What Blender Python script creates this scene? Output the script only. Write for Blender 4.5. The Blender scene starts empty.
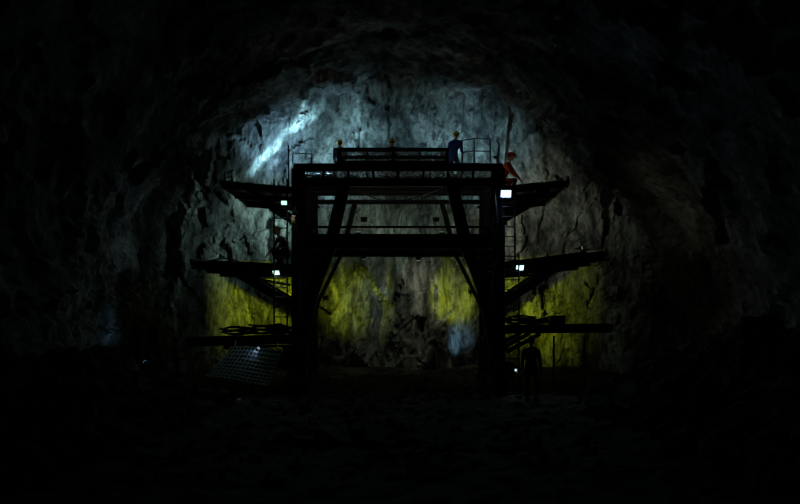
import bpy, bmesh, math, random
from mathutils import Vector, Matrix, noise
random.seed(7)
S=bpy.context.scene
try:
    S.view_settings.view_transform='Standard'
    S.view_settings.look='None'
except Exception: pass
COL=S.collection
CZ=2.0
def W(px,py,y=0.0):
    s=875.0/(25+y)
    return Vector(((px-400)/s,y,CZ+(325-py)/s))

# ------------------------------------------------------------ materials
def mat(name,c1,c2=None,rough=.7,metal=0.,scale=4.,bump=0.,spec=.5):
    m=bpy.data.materials.new(name);m.use_nodes=True
    nt=m.node_tree;b=nt.nodes['Principled BSDF']
    b.inputs['Roughness'].default_value=rough;b.inputs['Metallic'].default_value=metal
    b.inputs['Specular IOR Level'].default_value=spec
    tc=nt.nodes.new('ShaderNodeTexCoord')
    n=nt.nodes.new('ShaderNodeTexNoise');n.inputs['Scale'].default_value=scale;n.inputs['Detail'].default_value=6
    nt.links.new(tc.outputs['Object'],n.inputs['Vector'])
    r=nt.nodes.new('ShaderNodeValToRGB')
    r.color_ramp.elements[0].position=.35;r.color_ramp.elements[1].position=.68
    r.color_ramp.elements[0].color=(*c1,1);r.color_ramp.elements[1].color=(*(c2 or c1),1)
    nt.links.new(n.outputs['Fac'],r.inputs['Fac']);nt.links.new(r.outputs['Color'],b.inputs['Base Color'])
    if bump:
        bp=nt.nodes.new('ShaderNodeBump');bp.inputs['Strength'].default_value=bump;bp.inputs['Distance'].default_value=.03
        nt.links.new(n.outputs['Fac'],bp.inputs['Height']);nt.links.new(bp.outputs['Normal'],b.inputs['Normal'])
    return m
def emis(name,c,s):
    m=bpy.data.materials.new(name);m.use_nodes=True
    b=m.node_tree.nodes['Principled BSDF']
    b.inputs['Base Color'].default_value=(*c,1);b.inputs['Emission Color'].default_value=(*c,1)
    b.inputs['Emission Strength'].default_value=s
    return m
def rockmat(name,dark,mid,light,sx=(1,1,1),spec=.3,bd=.22):
    m=bpy.data.materials.new(name);m.use_nodes=True
    nt=m.node_tree;L=nt.links;b=nt.nodes['Principled BSDF']
    b.inputs['Roughness'].default_value=.7;b.inputs['Specular IOR Level'].default_value=spec
    tc=nt.nodes.new('ShaderNodeTexCoord')
    mp=nt.nodes.new('ShaderNodeMapping');mp.inputs['Scale'].default_value=sx
    mp.inputs['Rotation'].default_value=(0,.25,0)
    L.new(tc.outputs['Object'],mp.inputs['Vector'])
    n1=nt.nodes.new('ShaderNodeTexNoise');n1.inputs['Scale'].default_value=.55;n1.inputs['Detail'].default_value=9;n1.inputs['Roughness'].default_value=.62;n1.inputs['Distortion'].default_value=.5
    n2=nt.nodes.new('ShaderNodeTexNoise');n2.inputs['Scale'].default_value=3.6;n2.inputs['Detail'].default_value=12;n2.inputs['Roughness'].default_value=.72
    vo=nt.nodes.new('ShaderNodeTexVoronoi');vo.inputs['Scale'].default_value=2.6;vo.feature='F1'
    vo.distance='CHEBYCHEV'
    L.new(mp.outputs['Vector'],n1.inputs['Vector'])
    L.new(mp.outputs['Vector'],n2.inputs['Vector'])
    wp=nt.nodes.new('ShaderNodeVectorMath');wp.operation='MULTIPLY_ADD'
    L.new(n1.outputs['Color'],wp.inputs[0]);wp.inputs[1].default_value=(.8,.8,.8);L.new(mp.outputs['Vector'],wp.inputs[2])
    L.new(wp.outputs[0],vo.inputs['Vector'])
    r=nt.nodes.new('ShaderNodeValToRGB');e=r.color_ramp.elements
    e[0].position=.38;e[0].color=(*dark,1);e[1].position=.64;e[1].color=(*light,1)
    k=e.new(.5);k.color=(*mid,1)
    L.new(n1.outputs['Fac'],r.inputs['Fac'])
    mx=nt.nodes.new('ShaderNodeMixRGB');mx.blend_type='MULTIPLY';mx.inputs['Fac'].default_value=.9
    r2=nt.nodes.new('ShaderNodeValToRGB');r2.color_ramp.elements[0].position=.4;r2.color_ramp.elements[0].color=(.18,.18,.18,1);r2.color_ramp.elements[1].position=.58
    L.new(n2.outputs['Fac'],r2.inputs['Fac'])
    L.new(r.outputs['Color'],mx.inputs['Color1']);L.new(r2.outputs['Color'],mx.inputs['Color2'])
    L.new(mx.outputs['Color'],b.inputs['Base Color'])
    b1=nt.nodes.new('ShaderNodeBump');b1.inputs['Strength'].default_value=1.;b1.inputs['Distance'].default_value=bd
    L.new(n2.outputs['Fac'],b1.inputs['Height'])
    b2=nt.nodes.new('ShaderNodeBump');b2.inputs['Strength'].default_value=.3;b2.inputs['Distance'].default_value=.2
    L.new(vo.outputs['Distance'],b2.inputs['Height']);L.new(b1.outputs['Normal'],b2.inputs['Normal'])
    L.new(b2.outputs['Normal'],b.inputs['Normal'])
    return m
M_rock=rockmat('tunnel_rock',(.09,.085,.075),(.24,.23,.20),(.46,.45,.41))
M_face=rockmat('face_rock',(.06,.06,.055),(.26,.26,.22),(.62,.62,.55),(1.4,1,.5))  # vertically stretched patches put fissures and gantry shadow into the rock colour
M_floor=rockmat('muck_floor',(.03,.024,.016),(.09,.072,.052),(.19,.155,.11),spec=.08,bd=.14)
M_steel=mat('rusty_dark_steel',(.012,.011,.010),(.035,.028,.022),rough=.6,metal=.4,scale=6,bump=.3)
M_mesh=mat('steel_grating',(.22,.22,.21),(.42,.41,.38),rough=.6,metal=.1,scale=9)
M_wood=mat('deck_plank_wood',(.03,.022,.015),(.07,.05,.035),rough=.85,scale=5,bump=.4)
M_rubber=mat('black_rubber',(.01,.01,.01),(.03,.03,.03),rough=.5)
M_galv=mat('galvanised_mesh',(.3,.32,.33),(.5,.52,.54),rough=.5,metal=.1,scale=8)
M_skin=mat('skin',(.35,.2,.13),(.4,.24,.16),rough=.6,scale=20)
M_hair=mat('hair',(.01,.008,.006),None,rough=.7)
M_boot=mat('boot_rubber',(.015,.015,.015),(.03,.03,.03),rough=.5)
M_eye=mat('eye_white',(.6,.6,.58),None,rough=.2);M_iris=mat('iris',(.03,.02,.01),None,rough=.2)
M_lip=mat('lip',(.25,.09,.07),None,rough=.5)
M_housing=mat('lamp_housing',(.03,.03,.03),(.05,.05,.05),rough=.4,metal=.5)
M_sheet=mat('plastic_sheet',(.3,.35,.38),(.5,.55,.6),rough=.3,scale=8)
M_tarp=mat('grey_tarpaulin',(.05,.055,.06),(.12,.13,.14),rough=.7,scale=6,bump=.5)
M_red=mat('red_paint',(.4,.04,.03),(.5,.06,.04),rough=.5)

def newobj(name,verts=None,faces=None,bm=None,mats=(),parent=None,smooth=False):
    me=bpy.data.meshes.new(name)
    if bm is not None: bm.to_mesh(me);bm.free()
    else: me.from_pydata(verts,[],faces);me.update()
    for m in mats: me.materials.append(m)
    if smooth:
        for p in me.polygons:p.use_smooth=True
    o=bpy.data.objects.new(name,me);COL.objects.link(o)
    if parent:o.parent=parent
    return o
def empty(name,loc=(0,0,0),rz=0):
    e=bpy.data.objects.new(name,None);COL.objects.link(e);e.location=loc;e.rotation_euler=(0,0,rz);e.empty_display_size=.2
    return e

# ------------------------------------------------------------ rock displacement
def facet(p,s,seed=0.):
    q=Vector((p[0]*s+seed,p[1]*s+seed*.7,p[2]*s*.8-seed))
    q=q+noise.noise_vector(q*.9)*.2
    d,pts=noise.voronoi(q)
    f=pts[0];r=noise.noise_vector(f*7.13+Vector((3.1,9.2,4.4)))
    return (q-f).dot(r)*1.3+r[0]*.8
def rock_d(p,a=1.):
    p=Vector(p)
    big=noise.fractal(p*.16,1.,2.,3)*.75
    return a*(big+facet(p,.55)*.38+facet(p,1.4,5.)*.24+facet(p,3.1,11.)*.09+noise.fractal(p*2.2,.8,2.,4)*.06)

R=8.45;ZC=1.9
prof=[]
for i in range(22):
    t=i/22;prof.append(((-R+.25*(1-t),-1.2+t*(ZC+1.2)),(1,0)))
NA=230
for i in range(NA+1):
    a=math.pi-math.pi*i/NA
    prof.append(((R*math.cos(a),ZC+R*.97*math.sin(a)),(-math.cos(a),-math.sin(a))))
for i in range(22):
    t=1-(i+1)/22;prof.append(((R-.25*(1-t),-1.2+t*(ZC+1.2)),(-1,0)))
ys=[];y=7.6
while y>-34:
    ys.append(y);y-= .12 if y>-3 else (.25 if y>-12 else .45)
V=[];F=[]
for y in ys:
    flare=0.
    if y>2: flare=(y-2)*.14          # tightens towards the face
    for (x,z),(nx,nz) in prof:
        d=rock_d((x,y,z))*(1.0)+flare
        V.append((x+nx*d,y+facet((x,y,z),.9,2.)*.05,z+nz*d))
n=len(prof)
for j in range(len(ys)-1):
    for i in range(n-1):
        a=j*n+i;F.append((a,a+1,a+n+1,a+n))
newobj('wall_tunnel_rock',V,F,mats=[M_rock])
# rock face
V=[];F=[];nx_,nz_=210,140
for j in range(nz_+1):
    for i in range(nx_+1):
        x=-9.2+18.4*i/nx_;z=-1.1+12.2*j/nz_
        r=math.hypot(x/R,max(0,(z-ZC))/R) if z>ZC else abs(x)/R
        t=max(0,min(1,(r-.7)/.3));t=t*t*(3-2*t)
        d=rock_d((x*1.25,9+x*.2,z*.75),1.2)
        b=math.exp(-((x-.75-(z-3)*.06)/.9)**2)*.75-math.exp(-((x+.55-(z-3)*.12)/.35)**2)*.75-math.exp(-((x-1.9+(z-3)*.10)/.3)**2)*.4
        yy=6.3-2.2*t-d*.9-b*(1 if z<7 else max(0,1-(z-7)/2))
        V.append((x,yy,z))
for j in range(nz_):
    for i in range(nx_):
        a=j*(nx_+1)+i;F.append((a,a+1,a+nx_+2,a+nx_+1))
newobj('wall_excavation_face',V,F,mats=[M_face])
# floor
def floor_h(x,y):
    h=noise.fractal(Vector((x*.5,y*.5,3.)),1.,2.,3)*.14+noise.fractal(Vector((x*2.2,y*2.2,7.)),1.,2.,4)*.07
    near=max(0,min(1,(-y-1.5)/4))
    l=max(0,min(1,(-x-3.6)/3.6));l=l*l*(3-2*l)
    r=max(0,min(1,(x-3.8)/3.6));r=r*r*(3-2*r)
    h+=near*(l*1.15+r*1.6)*(1+.45*noise.noise(Vector((x*.6,y*.4,0))))
    far=max(0,min(1,(y-2.5)/3));h+=far*.5
    if near>0: h+=facet((x,y,0),1.1,8.)*.10*near
    return h
V=[];F=[];nx_,ny_=160,320
for j in range(ny_+1):
    for i in range(nx_+1):
        x=-9.8+19.6*i/nx_;y=-34+42*j/ny_
        V.append((x,y,floor_h(x,y)))
for j in range(ny_):
    for i in range(nx_):
        a=j*(nx_+1)+i;F.append((a,a+1,a+nx_+2,a+nx_+1))
newobj('floor',V,F,mats=[M_floor])
# rubble
bm=bmesh.new();bmesh.ops.create_icosphere(bm,subdivisions=1,radius=1)
iv=[v.co.copy() for v in bm.verts];iff=[tuple(v.index for v in f.verts) for f in bm.faces];bm.free()
def rubble(name,count,fn,mn,mx,pw=4.):
    V=[];F=[]
    for k in range(count):
        x,y=fn();s=mn+(mx-mn)*random.random()**pw
        if abs(x)>7.5: continue
        c=Vector((x,y,floor_h(x,y)+s*.2));rot=Matrix.Rotation(random.random()*6.28,3,Vector((random.random()-.5,random.random()-.5,random.random())).normalized())
        sc=Vector((random.uniform(.7,1.4),random.uniform(.6,1.1),random.uniform(.4,.9)));o=len(V);sd=random.random()*50
        for v in iv:
            w=v*(1+.6*noise.noise(v*1.3+Vector((sd,0,0))))
            w=rot@Vector((w.x*sc.x,w.y*sc.y,w.z*sc.z))*s
            V.append(tuple(c+w))
        F+= [tuple(i+o for i in f) for f in iff]
    return newobj(name,V,F,mats=[M_floor])
def fl():
    return (-7.6+3.4*random.random()**1.1,-3.2-12.5*random.random())
def fr():
    return (7.6-3.3*random.random()**1.1,-3.2-12.5*random.random())
def fc():
    while True:
        x,y=random.uniform(-3.7,3.7),random.uniform(-14,3.6)
        if not(-1.2>y>-3.2 and 2.4<x<4.2) and not(abs(abs(x)-2.9)<.5 and y>-.6) and not(x<-3 and -1.8<y<0): return x,y
rubble('rubble_pile',2600,fl,.03,.42)
rubble('rubble_pile',2600,fr,.03,.42)
rubble('scattered_stones',1500,fc,.015,.14)

# ------------------------------------------------------------ steelwork helpers
def prism(bm,p1,p2,sec,up=(0,0,1)):
    p1=Vector(p1);p2=Vector(p2);d=(p2-p1).normalized();up=Vector(up)
    if abs(d.dot(up))>.95: up=Vector((0,1,0))
    s=d.cross(up).normalized();u=s.cross(d).normalized()
    a=[bm.verts.new(p1+s*x+u*z) for x,z in sec];b=[bm.verts.new(p2+s*x+u*z) for x,z in sec]
    k=len(sec)
    for i in range(k): bm.faces.new((a[i],a[(i+1)%k],b[(i+1)%k],b[i]))
    bm.faces.new(a[::-1]);bm.faces.new(b)
def box(bm,p1,p2,w,h): prism(bm,p1,p2,[(-w/2,-h/2),(w/2,-h/2),(w/2,h/2),(-w/2,h/2)])
def ibeam(bm,p1,p2,w,h,t=.03):
    a,b=w/2,h/2;c=t/2
    prism(bm,p1,p2,[(-a,-b),(a,-b),(a,-b+t),(c,-b+t),(c,b-t),(a,b-t),(a,b),(-a,b),(-a,b-t),(-c,b-t),(-c,-b+t),(-a,-b+t)])
def tube(bm,p1,p2,r,k=8): prism(bm,p1,p2,[(r*math.cos(6.2832*i/k),r*math.sin(6.2832*i/k)) for i in range(k)])
def fin(name,bm,m,parent=None):
    bmesh.ops.recalc_face_normals(bm,faces=bm.faces[:])
    return newobj(name,bm=bm,mats=[m],parent=parent)
def grating(bm,x0,x1,y0,y1,z,step=.13,w=.022,h=.03,dz=0.):
    def zz(x): return z+dz*(x-x0)/(x1-x0)
    Lx,Ly=x1-x0,y1-y0
    for sgn in (1,-1):
        k=-Ly
        while k<Lx:
            t0=max(0,-k);t1=min(Ly,Lx-k)
            if t1-t0>.02:
                ya=(y0+t0) if sgn>0 else (y1-t0);yb=(y0+t1) if sgn>0 else (y1-t1)
                xa,xb=x0+k+t0,x0+k+t1
                box(bm,(xa,ya,zz(xa)),(xb,yb,zz(xb)),w,h)
            k+=step*1.6
def vmesh(bm,x0,x1,z0,z1,y,step=.1,w=.014):
    Lx,Lz=x1-x0,z1-z0
    for sgn in(1,-1):
        k=-Lz
        while k<Lx:
            t0=max(0,-k);t1=min(Lz,Lx-k)
            if t1-t0>.02:
                za=(z0+t0) if sgn>0 else (z1-t0);zb=(z0+t1) if sgn>0 else (z1-t1)
                box(bm,(x0+k+t0,y,za),(x0+k+t1,y,zb),w,w)
            k+=step*1.5

G=empty('tunnel_work_gantry')
XL,XR=-2.9,2.8
YF,YM,YB=0.,2.,3.9
ZD=6.6
def plate(bm,outline,y,th):
    a=[bm.verts.new((x,y-th/2,z)) for x,z in outline];b=[bm.verts.new((x,y+th/2,z)) for x,z in outline]
    k=len(outline)
    for i in range(k): bm.faces.new((a[i],a[(i+1)%k],b[(i+1)%k],b[i]))
    bm.faces.new(a);bm.faces.new(b[::-1])
def inner(z):
    if z>4.1: return 1.05+(z-4.1)*.235
    t=min(1.,max(0.,(4.1-z)/3.6))
    return .24+.81*(1.-t)**2.1
bm=bmesh.new()
for x,s in((XL,-1),(XR,1)):
    for y in(YF,YM,YB):
        ibeam(bm,(x,y,.25),(x,y,ZD-.15),.36,.36 if y==YF else .26,.04)
        box(bm,(x,y,.25),(x,y,.30),.5,.5)
        if y==YF:
            # inclined upper leg running into a curved haunch that sweeps down to the post
            zs=[6.1-i*.28 for i in range(21)]
            for z0,z1 in zip(zs,zs[1:]):
                w0=.36 if z0>4.1 else .40;w1=.36 if z1>4.1 else .40
                plate(bm,[(x-s*inner(z0),z0),(x-s*inner(z1),z1),(x-s*max(.03,inner(z1)-w1),z1),(x-s*max(.03,inner(z0)-w0),z0)],y,.20)
        elif y==YB:
            ibeam(bm,(x-s*1.42,y,6.05),(x-s*1.0,y,4.4),.16,.18,.04)
            box(bm,(x-s*.95,y,4.3),(x-s*.12,y,2.6),.12,.12)
        for z in(3.7,1.6,5.9,2.6,4.9):
            box(bm,(x-.25,y,z),(x+.25,y,z),.38,.05)
    for z in(1.5,3.7,6.0):
        ibeam(bm,(x,YF,z),(x,YB,z),.2,.22,.03)
    for y0,y1 in((YF,YM),(YM,YB)):
        box(bm,(x,y0,1.6),(x,y1,3.6),.08,.08);box(bm,(x,y1,3.8),(x,y0,5.9),.08,.08)
for y in(YF,YM,YB):
    ibeam(bm,(XL-.15,y,ZD-.13),(XR+.15,y,ZD-.13),.16,.14,.03)
    ibeam(bm,(XL+.1,y,6.06),(XR-.1,y,6.06),.14,.14 if y else .22,.03)
for y in(YF,YB):
    ibeam(bm,(XL+.2,y,4.38),(XR-.2,y,4.38),.26,.42 if y==YF else .26,.05)
box(bm,(XL+.3,0,4.80),(XR-.3,0,4.80),.05,.06)
for i in range(9):
    x=XL+(XR-XL)*i/8
    box(bm,(x,YF,6.1),(x,YF,6.4),.07,.07)
fin('portal_frame',bm,M_steel,G)
bm=bmesh.new()
for x in(XL,XR):
    box(bm,(x,YF-.45,.36),(x,YB+.4,.36),.36,.26)
    for y in(YF,YM,YB):
        for w in(-.22,.22):
            tube(bm,(x-.1,y+w,.18),(x+.1,y+w,.18),.19,16)
        tube(bm,(x+(.28 if x>0 else -.28),y,.1),(x+(.28 if x>0 else -.28),y,.75),.05,10)
        box(bm,(x+(.28 if x>0 else -.28),y,.03),(x+(.28 if x>0 else -.28),y,.08),.24,.24)
    box(bm,(x-.05,.2,.05),(x-.05,3.8,.05),.12,.1)
fin('bogies',bm,M_steel,G)
# control cabinet and air receiver bolted to the posts
bm=bmesh.new()
box(bm,(XL-.42,-.05,1.05),(XL+.1,-.05,1.05),.32,.62);box(bm,(XL-.45,-.05,1.38),(XL+.13,-.05,1.38),.38,.04)
box(bm,(XL-.4,-.22,1.05),(XL-.18,-.22,1.05),.02,.5);box(bm,(XL-.14,-.22,1.05),(XL+.08,-.22,1.05),.02,.5)
tube(bm,(XR-.15,-.02,.75),(XR+.45,-.02,.75),.2,16)
for q in(-.05,.35): box(bm,(XR+q,-.02,.5),(XR+q,-.02,.6),.2,.06)
fin('cabinet_and_receiver',bm,M_steel,G)
bm=bmesh.new()
for i in range(7):
    x=XL+(XR-XL)*i/6;box(bm,(x,YF-.1,ZD-.07),(x,YB+.1,ZD-.07),.05,.06)
box(bm,(XL-.12,YF-.14,ZD-.05),(XR+.12,YF-.14,ZD-.05),.06,.08)
box(bm,(XL-.12,YB+.14,ZD-.05),(XR+.12,YB+.14,ZD-.05),.06,.08)
fin('main_deck_joists',bm,M_steel,G)
bm=bmesh.new();grating(bm,XL-.1,XR+.1,YF-.1,YB+.1,ZD-.015,.2,.018,.02)
vmesh(bm,XL+.15,XR-.1,6.16,6.4,YF-.02,.11)
fin('main_deck_grating',bm,M_mesh,G)
bm=bmesh.new()
x0,x1=W(340,0).x,W(447,0).x;zt=W(0,148).z
for x in(x0,x1,(x0+x1)/2):
    for y in(-.05,1.1,2.2): box(bm,(x,y,ZD),(x,y,zt-.05),.08,.08)
for y in(-.05,1.1,2.2): ibeam(bm,(x0-.05,y,zt-.06),(x1+.05,y,zt-.06),.1,.1,.03)
for i in range(5):
    x=x0+(x1-x0)*i/4;box(bm,(x,-.05,zt-.05),(x,2.2,zt-.05),.05,.07)
box(bm,(x0-.05,-.08,ZD+.05),(x1+.05,-.08,ZD+.05),.05,.06)
fin('raised_platform_frame',bm,M_steel,G)
bm=bmesh.new();grating(bm,x0,x1,-.05,2.2,zt,.2,.018,.02)
vmesh(bm,x0,x1,ZD+.08,zt-.1,-.06,.1)
fin('raised_platform_grating',bm,M_mesh,G)

def platform(name,px0,py0,px1,py1,bx0,by0,bx1,by1,grate=False,thick=.2,bw=.2):
    a=W(px0,py0);b=W(px1,py1)
    g=bmesh.new()
    for y in(YF,YM,YB):
        ibeam(g,(a.x,y,a.z-thick/2-.02),(b.x,y,b.z-thick/2-.02),.14,thick,.03)
        p=W(bx0,by0);q=W(bx1,by1)
        ibeam(g,(p.x,y,p.z),(q.x,y,q.z),bw,bw,.04)
    box(g,(b.x,YF-.1,b.z-.07),(b.x,YB+.1,b.z-.07),.07,.16)
    for i in range(1,4):
        t=i/4;x=a.x+(b.x-a.x)*t;z=a.z+(b.z-a.z)*t
        box(g,(x,YF-.08,z-.06),(x,YB+.08,z-.06),.06,.08)
    fin(name+'_bracket',g,M_steel,G)
    g=bmesh.new()
    if grate:
        lo,hi=(a,b) if a.x<b.x else (b,a)
        grating(g,lo.x,hi.x,YF-.08,YB+.08,lo.z,.15,.018,dz=hi.z-lo.z)
        fin(name+'_grating',g,M_mesh,G)
    else:
        k=14
        for i in range(k):
            y=YF-.05+(YB-YF+.1)*(i+.5)/k
            e=random.uniform(-.05,.12)*(1 if b.x>0 else -1)
            box(g,(a.x,y,a.z+.0),(b.x+e,y,b.z+random.uniform(0,.03)),.25,.045)
        fin(name+'_planks',g,M_wood,G)
platform('upper_wing_a',291,187,222,181,292,217,250,190,True,.19,.15)
platform('upper_wing_b',497,187,568,180,498,217,548,188,True,.19,.17)
platform('middle_wing_a',291,265,192,260,291,304,236,272,False,.24,.26)
platform('middle_wing_b',500,263,605,250,504,302,560,264,False,.30,.28)
platform('lower_wing_a',291,336,188,339,284,366,224,346,False,.2,.14)
platform('lower_wing_b',500,326,611,325,506,352,540,334,False,.2,.12)
bm=bmesh.new()
for p,q in(((238,276),(291,276)),((500,277),(545,274)),((205,270),(290,285)),((226,346),(290,346))):
    a=W(*p);b=W(*q);box(bm,(a.x,.05,a.z),(b.x,.05,b.z),.07,.07)
for px in(246,592,560):
    a=W(px,336);tube(bm,(a.x,1.,-.02),(a.x,1.,a.z),.03)
for px,py,lx in((284,203,XL),(276,273,XL),(506,194,XR),(520,268,XR)):
    a=W(px,py,-.1);box(bm,(a.x,-.05,a.z+.02),(lx,-.05,a.z+.02),.04,.04)
fin('outrigger_struts',bm,M_steel,G)

bm=bmesh.new()
def rail(pts,y,zb,r=.02,mid=True):
    for i,(px,h) in enumerate(pts):
        x=W(px,0).x;tube(bm,(x,y,zb),(x,y,zb+h),r)
    for i in range(len(pts)-1):
        xa,xb=W(pts[i][0],0).x,W(pts[i+1][0],0).x
        for f in((1,.5) if mid else (1,)): tube(bm,(xa,y,zb+pts[i][1]*f),(xb,y,zb+pts[i+1][1]*f),r*.8)
rail([(462,.66),(474,.72),(490,.7)],-.05,ZD)
rail([(455,.75),(492,.75)],3.95,ZD)
rail([(293,.3),(312,.28)],-.05,ZD,mid=False)
tube(bm,(W(293,0).x-.1,-.2,5.9),(W(293,0).x-.1,-.2,7.1),.022)
tube(bm,(W(568,0).x,0,W(0,181).z),(W(568,0).x,0,W(0,176).z),.03)
rail([(225,.25),(232,.3)],0,W(0,182).z)
for px,h in((344,.3),(388,.22),(398,.25),(443,.3)):
    x=W(px,0).x;tube(bm,(x,2.15,zt-.05),(x+.05,2.15,zt+h),.018)
fin('handrails',bm,M_steel,G)
def ladder(name,px0,px1,pya,pyb,y=-.18):
    a=W(px0,pya);b=W(px1,pyb);g=bmesh.new()
    for x in(a.x,b.x): tube(g,(x,y,b.z),(x,y,a.z),.025)
    z=b.z+.15
    while z<a.z: tube(g,(a.x,y,z),(b.x,y,z),.018,6);z+=.28
    for z in(b.z+.6,a.z-.5):
        box(g,(a.x,y,z),(a.x,0,z),.03,.03);box(g,(b.x,y,z),(b.x,0,z),.03,.03)
    fin(name,g,M_steel,G)
ladder('ladder_a',275,288,180,332)
ladder('ladder_b',501,514,180,262)
ladder('ladder_c',503,518,255,393)
ladder('ladder_d',297,306,190,258,-.28)

def hose(name,pts,r=.03,m=M_rubber,parent=G):
    cu=bpy.data.curves.new(name,'CURVE');cu.dimensions='3D';cu.bevel_depth=r;cu.bevel_resolution=2
    sp=cu.splines.new('NURBS');sp.points.add(len(pts)-1)
    for i,p in enumerate(pts): sp.points[i].co=(*p,1)
    sp.use_endpoint_u=True;sp.order_u=3
    cu.materials.append(m)
    o=bpy.data.objects.new(name,cu);COL.objects.link(o)
    if parent:o.parent=parent
    return o
def P(px,py,y): return tuple(W(px,py,y))
hose('air_hose_a',[P(300,185,-.25),P(296,230,-.3),P(303,300,-.3),P(298,350,-.35),P(308,390,-.5)],.035)
hose('air_hose_b',[P(492,175,-.25),P(500,230,-.35),P(488,300,-.3),P(494,350,-.35),P(480,393,-.6)],.035)
hose('cable_a',[P(345,182,-.1),P(370,200,-.15),P(410,203,-.15),P(455,182,-.1)],.018)
hose('cable_b',[P(300,250,-.25),P(330,256,-.25),P(380,250,-.22),P(430,258,-.25),P(492,249,-.25)],.02)
hose('cable_c',[P(206,262,-.1),P(225,255,-.1),P(240,262,-.1)],.02)
def coil(name,c,r0,turns,r=.028,flat=True):
    pts=[]
    for i in range(turns*12):
        a=i*math.pi/6;rr=r0+.05*math.sin(i*.7)
        pts.append((c[0]+rr*1.5*math.cos(a),c[1]+rr*math.sin(a),c[2]+.02+i*.0045+.03*math.sin(i*1.3)))
    hose(name,pts,r)
zl=W(0,337).z+.05
coil('hose_coil_a',(-4.75,.7,zl),.32,4);coil('hose_coil_b',(-4.0,1.3,zl+.02),.36,5);coil('hose_coil_c',(-3.5,.4,zl+.02),.22,4)
zr=W(0,326).z+.05
coil('hose_coil_d',(3.5,.6,zr),.3,4);coil('hose_coil_e',(4.1,1.3,zr),.3,3)

def toolbox(name,loc,sx,sy,sz,m):
    e=empty(name,loc)
    g=bmesh.new();box(g,(-sx/2,0,sz*.4),(sx/2,0,sz*.4),sy,sz*.8);
    o=fin('case',g,m,e)
    g=bmesh.new();box(g,(-sx/2-.01,0,sz*.87),(sx/2+.01,0,sz*.87),sy+.03,sz*.14);fin('lid',g,m,e)
    g=bmesh.new();tube(g,(-sx*.2,0,sz*1.18),(sx*.2,0,sz*1.18),.015)
    for s in(-1,1):tube(g,(s*sx*.2,0,sz*.93),(s*sx*.2,0,sz*1.18),.012)
    fin('handle',g,M_steel,e)
    return e
toolbox('tool_box',(W(557,0,.4).x,.4,zr-.01),.42,.3,.28,M_red)
e=empty('reinforcing_mesh_panel')
g=bmesh.new()
A=W(206,376,-.95);B=W(268,384,-.85);C=W(281,350,-.25);D=W(231,347,-.25)
def bl(u,v):
    p=A.lerp(B,u).lerp(D.lerp(C,u),v);return p+Vector((0,0,.03*math.sin(u*5)-.05*math.sin(v*3.14)))
for i in range(15):
    for k in range(6): tube(g,bl(i/14,k/6),bl(i/14,(k+1)/6),.012,5)
for i in range(10):
    for k in range(6): tube(g,bl(k/6,i/9),bl((k+1)/6,i/9),.02,5)
for q in(D.lerp(C,.08),D.lerp(C,.92)): tube(g,q,(q.x,-.12,W(0,341).z),.015)
fin('mesh_wires',g,M_galv,e)
V=[];F=[]
for j in range(19):
    for i in range(29):
        p=bl(i/28,j/18)+Vector((0,.05,-.06+.018*math.sin(i*1.57)*math.sin(j*1.57)));V.append(tuple(p))
for j in range(18):
    for i in range(28):
        a=j*29+i;F.append((a,a+1,a+30,a+29))
newobj('backing_sheet',V,F,mats=[M_tarp],parent=e)
g=bmesh.new()
for q in(A.lerp(B,.1),A.lerp(B,.95)):
    box(g,(q.x,q.y+.12,-.02),(q.x,q.y+.12,q.z-.1),.08,.08)
fin('timber_props',g,M_wood,e)
V=[];F=[]
for j in range(9):
    for i in range(15):
        x=-4.95+.75*i/14;y=-2.3+.5*j/8
        V.append((x,y,floor_h(x,y)+.04+.09*abs(noise.noise(Vector((x*5,y*5,1))))))
for j in range(8):
    for i in range(14):
        a=j*15+i;F.append((a,a+1,a+16,a+15))
newobj('crumpled_plastic_sheet',V,F,mats=[M_sheet])

# ------------------------------------------------------------ lamps
def flood(loc,target,energy,color,size=.2,lens=20,spot=120,blend=.6,name='flood_light',radius=.06,parent=None,stand=False):
    loc=Vector(loc);d=(Vector(target)-loc).normalized()
    e=empty(name,loc);e.rotation_mode='QUATERNION';e.rotation_quaternion=d.to_track_quat('-Z','Y');e.parent=parent
    g=bmesh.new();s=size
    prism(g,(0,0,.02),(0,0,.09),[(-s/2,-s*.38),(s/2,-s*.38),(s/2,s*.38),(-s/2,s*.38)])
    for i in range(5):
        x=-s*.4+s*.2*i;prism(g,(x,-s*.3,.1),(x,s*.3,.1),[(-.005,-.03),(.005,-.03),(.005,.03),(-.005,.03)])
    for q in(-1,1): box(g,(q*(s/2+.01),0,.05),(q*(s/2+.01),0,.2),.012,.03)
    box(g,(-s/2-.01,0,.2),(s/2+.01,0,.2),.03,.012)
    if stand:
        inv=d.to_track_quat('-Z','Y').inverted()
        top=inv@Vector((0,0,-.05))+Vector((0,0,.15));hgt=loc.z-floor_h(loc.x,loc.y)
        for k in range(3):
            f=inv@Vector((.35*math.cos(k*2.09),.35*math.sin(k*2.09),-hgt));tube(g,top,f,.015)
    fin('housing',g,M_housing,e)
    g=bmesh.new();prism(g,(0,0,.0),(0,0,.02),[(-s*.44,-s*.32),(s*.44,-s*.32),(s*.44,s*.32),(-s*.44,s*.32)])
    fin('lens',g,emis('lamp_glass',color,lens),e)
    ld=bpy.data.lights.new('beam','SPOT');ld.energy=energy;ld.color=color;ld.spot_size=math.radians(spot);ld.spot_blend=blend;ld.shadow_soft_size=radius
    lo=bpy.data.objects.new('beam',ld);COL.objects.link(lo);lo.parent=e;lo.location=(0,0,-.03)
    return e
CW=(.38,.76,1.);BL=(.30,.62,1.);YG=(.70,.86,.03);TE=(.5,.86,.88)
flood(P(284,203,-.25),P(240,400,-8),14,(.5,1,.72),.17,1.6,160)
flood(P(276,273,-.1),P(235,420,-4),17,(.55,1,.8),.2,1.8,160)
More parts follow.
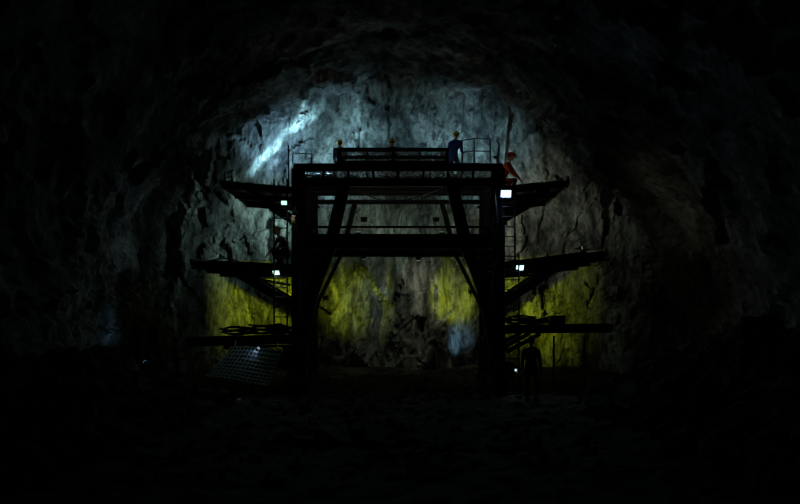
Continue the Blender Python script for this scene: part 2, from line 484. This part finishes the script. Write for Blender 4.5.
flood(P(506,194,-.25),P(560,420,-9),26,(.45,.65,1.),.32,2.6,160)
flood(P(520,268,-.1),P(560,420,-5),17,(.5,.9,1),.23,2.2,160)
flood(P(515,370,.3),P(525,420,-2),4,(.6,.8,.9),.12,1.,150)
g_=dict(parent=G)
flood((-3.2,2.4,2.9),(-4.2,6.,3.2),560,YG,.2,6,76,1.,**g_)
flood((3.1,2.4,3.0),(4.4,6.,3.2),440,YG,.2,6,78,1.,**g_)
flood((-2.45,4.2,2.9),(-1.9,6.,2.9),190,YG,.18,6,85,1.,**g_)
flood((2.35,4.2,3.1),(1.8,6.,3.0),110,YG,.18,6,80,1.,**g_)
flood((-3.3,4.2,5.5),(-5.3,6.2,6.2),130,TE,.2,6,150,.9,**g_)
flood((3.2,4.2,5.5),(5.3,6.2,6.0),75,(.82,.9,.74),.2,6,150,.9,**g_)
flood((-1.6,4.1,6.95),(-2.6,6.2,9.0),330,CW,.2,6,140,.8,**g_)
flood((1.8,4.1,6.95),(2.6,6.2,8.8),170,CW,.2,6,140,.8,**g_)
flood((-1.2,4.25,5.5),(-1.2,6.2,5.0),38,(.65,.9,.75),.2,6,150,.8,**g_)
flood((1.2,4.25,5.5),(1.2,6.2,5.0),30,(.65,.9,.75),.2,6,150,.8,**g_)
# bank of narrow lamps grazing the left shoulder
pts=[(232,172),(237,164),(241,156),(246,148),(252,139),(259,130),(266,121),(273,112),(281,104),(289,97),(297,90),(305,83),(313,76)]
ens=[250,520,900,1000,900,700,520,480,620,900,1000,700,300]
for i,((px,py),en) in enumerate(zip(pts,ens)):
    t=W(px,py,5.)
    o=Vector((-2.9+.1*(i-6),3.9,7.0))
    flood(o,t,en*1.25,(.36,.76,1.),.08,6,17,1.,radius=.03,**g_)
flood((-2.9,4.0,6.82),(-4.5,5.2,8.6),420,BL,.15,6,90,1.,**g_)
# low lamps
flood((2.3,4.3,.9),(2.0,6.,1.6),55,BL,.15,2,48,1.,**g_)
flood((-1.2,3.9,4.2),(-1.1,6.,2.9),60,BL,.12,.6,50,1.,**g_)
flood((.6,3.9,4.15),(.6,6.,2.4),60,(.85,.9,.7),.12,.6,110,1.,**g_)
# lamps out on the wings that rake the side walls
flood((-5.2,-.05,3.98),(-8.2,-1.2,4.6),20,(.5,.75,.88),.12,.2,140,1.,**g_)
flood((5.2,-.05,4.2),(8.2,-.8,4.6),18,(.85,.85,.7),.12,.2,140,1.,**g_)
flood((-7.0,-1.0,1.0),(-7.9,-.6,1.6),9,BL,.1,.3,45,1.,stand=True)
# added fill lamps under the gratings; deck lamps that pick out the crew
flood((-1.2,.12,4.66),(-1.2,.9,6.6),22,(.8,.9,.85),.14,.2,160,.8,**g_)
flood((1.2,.12,4.66),(1.2,.9,6.6),22,(.8,.9,.85),.14,.2,160,.8,**g_)
flood((1.15,1.9,7.2),(1.75,3.2,7.9),7,(1,.9,.7),.1,1,70,.8,**g_)
flood((-.9,1.9,7.2),(-1.0,3.3,7.9),6,(1,.9,.7),.1,1,130,.8,**g_)
flood((2.75,-.1,6.75),(3.2,1.4,6.7),2.6,(1,.85,.65),.1,1,100,.8,**g_)
flood((-3.0,-.3,5.1),(-3.45,.8,4.3),4,(1,.85,.6),.1,.5,60,.8,**g_)
flood((-4.0,-.3,1.34),(-4.7,-1.0,.7),2.6,(.45,.68,1),.1,.4,140,1.,**g_)  # added lamp under the lower wing, only to brighten the mesh panel

# ------------------------------------------------------------ people
def skinmesh(name,verts,edges,rads,mats,parent,sub=2,root=0,classify=None):
    me=bpy.data.meshes.new(name);me.from_pydata([tuple(v) for v in verts],edges,[]);me.update()
    o=bpy.data.objects.new(name,me);COL.objects.link(o)
    sk=o.modifiers.new('s','SKIN');ss=o.modifiers.new('u','SUBSURF');ss.levels=sub;ss.render_levels=sub
    sk.use_smooth_shade=True
    for i,r in enumerate(rads):
        d=me.skin_vertices[0].data[i];d.radius=r if isinstance(r,tuple) else (r,r);d.use_root=(i==root)
    dg=bpy.context.evaluated_depsgraph_get();dg.update()
    nm=bpy.data.meshes.new_from_object(o.evaluated_get(dg))
    bpy.data.objects.remove(o)
    nm.materials.clear()
    for m in mats:nm.materials.append(m)
    for p in nm.polygons:
        p.use_smooth=True
        if classify:p.material_index=classify(p.center)
    ob=bpy.data.objects.new(name,nm);COL.objects.link(ob);ob.parent=parent
    return ob
def ik(a,b,l1,l2,pole):
    d=b-a;L=min(d.length,(l1+l2)*.999);dn=d.normalized();b=a+dn*L
    x=(l1*l1-l2*l2+L*L)/(2*L);h=math.sqrt(max(0,l1*l1-x*x))
    p=Vector(pole);p=(p-dn*p.dot(dn)).normalized()
    return a+dn*x+p*h,b
def segd(p,a,b):
    ab=b-a;t=max(0,min(1,(p-a).dot(ab)/ab.length_squared));return (p-(a+ab*t)).length
def worker(name,loc,rz,pelvis_z=.92,pelvis_y=0.,lean=0.,feet=((-.12,0),(.13,-.05)),hands=((-.3,-.1,.85),(.3,-.12,.88)),look=0.,jacket=(.02,.03,.06),pants=(.02,.02,.03),helmet=(.7,.5,.02),scale=1.):
    e=empty(name,loc,rz);e.scale=(scale,)*3
    Mj=mat('jacket',tuple(c*.8 for c in jacket),jacket,rough=.8,scale=14,bump=.4);Mp=mat('trousers',tuple(c*.7 for c in pants),pants,rough=.85,scale=14,bump=.4);Mh=mat('helmet_shell',helmet,None,rough=.3)
    pv=Vector((0,pelvis_y,pelvis_z))
    def T(h,x=0):
        l=lean*(0.6+.4*min(1,h/.5))
        return pv+Vector((x,-math.sin(l)*h,math.cos(l)*h))
    sp=T(.2);ch=T(.40);nk=T(.56);hb=T(.63)
    vs=[pv,sp,ch,nk,hb];rd=[(.15,.115),(.135,.105),(.165,.12),(.058,.058),(.05,.05)];ed=[(0,1),(1,2),(2,3),(3,4)]
    seg=[(pv,sp,0),(sp,ch,0),(ch,nk,0),(T(.53),hb,3)]
    wr=[]
    for s,hd in((-1,hands[0]),(1,hands[1])):
        sh=T(.47,s*.19);h=Vector(hd);el,h=ik(sh,h,.29,.26,(s*.22,.5,-.9))
        i=len(vs);vs+=[sh,el,h];rd+=[.07,.05,.036];ed+=[(2,i),(i,i+1),(i+1,i+2)]
        seg+=[(sh,el,0),(el,h,0)];wr.append((el,h,s))
    for s,ft in((-1,feet[0]),(1,feet[1])):
        hp=pv+Vector((s*.095,0,-.06));an=Vector((ft[0],ft[1]+.05,.10));kn,an=ik(hp,an,.43,.42,(s*.15,-1,.1))
        toe=Vector((an.x+s*.02,an.y-.17,.045));heel=Vector((an.x,an.y+.03,.05))
        i=len(vs);vs+=[hp,kn,an,toe,heel];rd+=[.095,.065,.052,(.045,.042),(.045,.045)];ed+=[(0,i),(i,i+1),(i+1,i+2),(i+2,i+3),(i+2,i+4)]
        top=an.lerp(kn,.45);seg+=[(hp,kn,1),(kn,top,1),(top,an,2),(an,toe,2),(an,heel,2)]
    def cl(c): return min(seg,key=lambda q:segd(c,q[0],q[1]))[2]
    skinmesh('body',vs,ed,rd,[Mj,Mp,M_boot,M_skin],e,2,0,cl)
    for el,h,s in wr:
        d=(h-el).normalized();side=d.cross(Vector((0,0,1)))
        side=side.normalized() if side.length>.2 else Vector((0,-1,0))
        if side.dot(Vector((0,-1,0)))<0:side=-side
        nrm=side.cross(d).normalized()*s
        hv=[h,h+d*.05];hr=[.024,(.034,.02)];he=[(0,1)]
        for k,(o,l) in enumerate(((.028,.075),(.010,.085),(-.009,.078),(-.027,.06))):
            b0=h+d*.085+side*o;b1=b0+d*l*.5+nrm*.008;b2=b1+d*l*.3+nrm*.025
            i=len(hv);hv+=[b0,b1,b2];hr+=[.0105,.009,.008];he+=[(1,i),(i,i+1),(i+1,i+2)]
        b0=h+d*.04+side*.035;b1=b0+d*.03+side*.02+nrm*.01;b2=b1+d*.028+nrm*.014
        i=len(hv);hv+=[b0,b1,b2];hr+=[.013,.0105,.009];he+=[(0,i),(i,i+1),(i+1,i+2)]
        skinmesh('hand_'+('l' if s<0 else 'r'),hv,he,hr,[M_skin],e,1,0)
    c=hb+Vector((0,-.02-.03*math.sin(lean),.085))
    he_=empty('head',c);he_.parent=e;he_.rotation_euler=(look,0,0)
    g=bmesh.new();bmesh.ops.create_uvsphere(g,u_segments=24,v_segments=18,radius=1)
    for v in g.verts:
        x,y,z=v.co
        w=1-.28*max(0,-z)**1.3
        v.co=Vector((x*.077*w,y*.095*(1-.1*max(0,-z)),z*.118))
        if abs(x)<.2 and y<-.7 and -.35<z<.12: v.co.y-=.022*(1-abs(x)/.2)*(1-(z+.35)*.9)
        if abs(abs(x)-.38)<.16 and y<-.6 and 0<z<.25: v.co.y+=.009
    for f in g.faces:f.smooth=True
    newobj('face',bm=g,mats=[M_skin],parent=he_)
    def ell(nm,cx,cy,cz,sx,sy,sz,m):
        q=bmesh.new();bmesh.ops.create_uvsphere(q,u_segments=10,v_segments=8,radius=1)
        for v in q.verts:v.co=Vector((cx+v.co.x*sx,cy+v.co.y*sy,cz+v.co.z*sz))
        newobj(nm,bm=q,mats=[m],parent=he_,smooth=True)
    for s in(-1,1):
        ell('eye',s*.03,-.078,.012,.013,.009,.008,M_eye);ell('iris',s*.03,-.086,.012,.005,.003,.005,M_iris)
        ell('ear',s*.077,.0,-.005,.012,.02,.032,M_skin)
    ell('mouth',0,-.083,-.055,.024,.008,.007,M_lip)
    g=bmesh.new();bmesh.ops.create_uvsphere(g,u_segments=20,v_segments=12,radius=1)
    bmesh.ops.delete(g,geom=[v for v in g.verts if v.co.z<-.25 or (v.co.y<-.35 and v.co.z<.5)],context='VERTS')
    for v in g.verts:v.co=Vector((v.co.x*.083,v.co.y*.1+.004,v.co.z*.122))
    newobj('hair',bm=g,mats=[M_hair],parent=he_,smooth=True)
    g=bmesh.new();bmesh.ops.create_uvsphere(g,u_segments=28,v_segments=16,radius=1)
    bmesh.ops.delete(g,geom=[v for v in g.verts if v.co.z<-.05],context='VERTS')
    for v in g.verts:
        x,y,z=v.co;k=1
        if z<.08: k=1.13 if y>-.3 else 1.13+.25*(-y-.3)
        rg=.012 if abs(x)<.12 and z>.2 else 0
        v.co=Vector((x*.108*k,y*.13*k,.04+z*(.115+rg)))
    newobj('helmet',bm=g,mats=[Mh],parent=he_,smooth=True)
    return e
YH=(.8,.5,.03)
worker('worker',(W(453,0,3.2).x,3.2,ZD),math.radians(150),.86,0,.35,hands=((-.16,-.42,1.0),(.2,-.36,.92)),jacket=(.02,.06,.28),pants=(.02,.05,.15),helmet=(1,.85,.03))
worker('worker',(W(341,0,3.5).x,3.5,ZD),math.radians(190),.74,.1,.6,feet=((-.15,.1),(.16,-.15)),hands=((-.12,-.5,.8),(.14,-.52,.75)),jacket=(.06,.05,.03),pants=(.03,.03,.04),helmet=YH)
worker('worker',(W(391,0,3.5).x,3.5,ZD),math.radians(175),.76,.1,.58,feet=((-.15,.1),(.16,-.15)),hands=((-.12,-.5,.8),(.14,-.5,.75)),jacket=(.06,.05,.03),pants=(.03,.03,.04),helmet=YH)
worker('worker',(W(506,0,1.4).x,1.4,W(507,187).z+.01),math.radians(60),.42,.12,.4,feet=((-.15,-.05),(.16,-.12)),hands=((-.16,-.42,.45),(.18,-.4,.4)),look=.2,jacket=(.6,.07,.02),pants=(.3,.04,.02),helmet=(.7,.06,.03))
worker('worker',(W(283,0,.8).x,.8,W(285,265).z+.03),math.radians(-60),.36,.12,.45,feet=((-.15,-.05),(.16,-.12)),hands=((-.16,-.4,.35),(.18,-.42,.38)),look=.2,jacket=(.18,.12,.04),pants=(.05,.05,.04),helmet=(.5,.4,.1))
xg=W(531,0,-2.2).x
worker('worker',(xg,-2.2,floor_h(xg,-2.2)+.0),math.radians(160),.92,0,.08,feet=((-.14,.05),(.13,-.15)),hands=((-.24,-.18,.85),(.27,-.1,.82)),jacket=(.02,.02,.025),pants=(.015,.015,.02),helmet=(.05,.05,.06))

# ------------------------------------------------------------ world and camera
w=bpy.data.worlds.new('World');S.world=w;w.use_nodes=True
w.node_tree.nodes['Background'].inputs[0].default_value=(.8,.62,.48,1);w.node_tree.nodes['Background'].inputs[1].default_value=.009
cam=bpy.data.cameras.new('Camera');co=bpy.data.objects.new('Camera',cam);COL.objects.link(co)
co.location=(0,-25,CZ);co.rotation_euler=(math.radians(90),0,0)
cam.lens=875/800*36;cam.sensor_width=36;cam.shift_y=(325-252)/800
S.camera=co
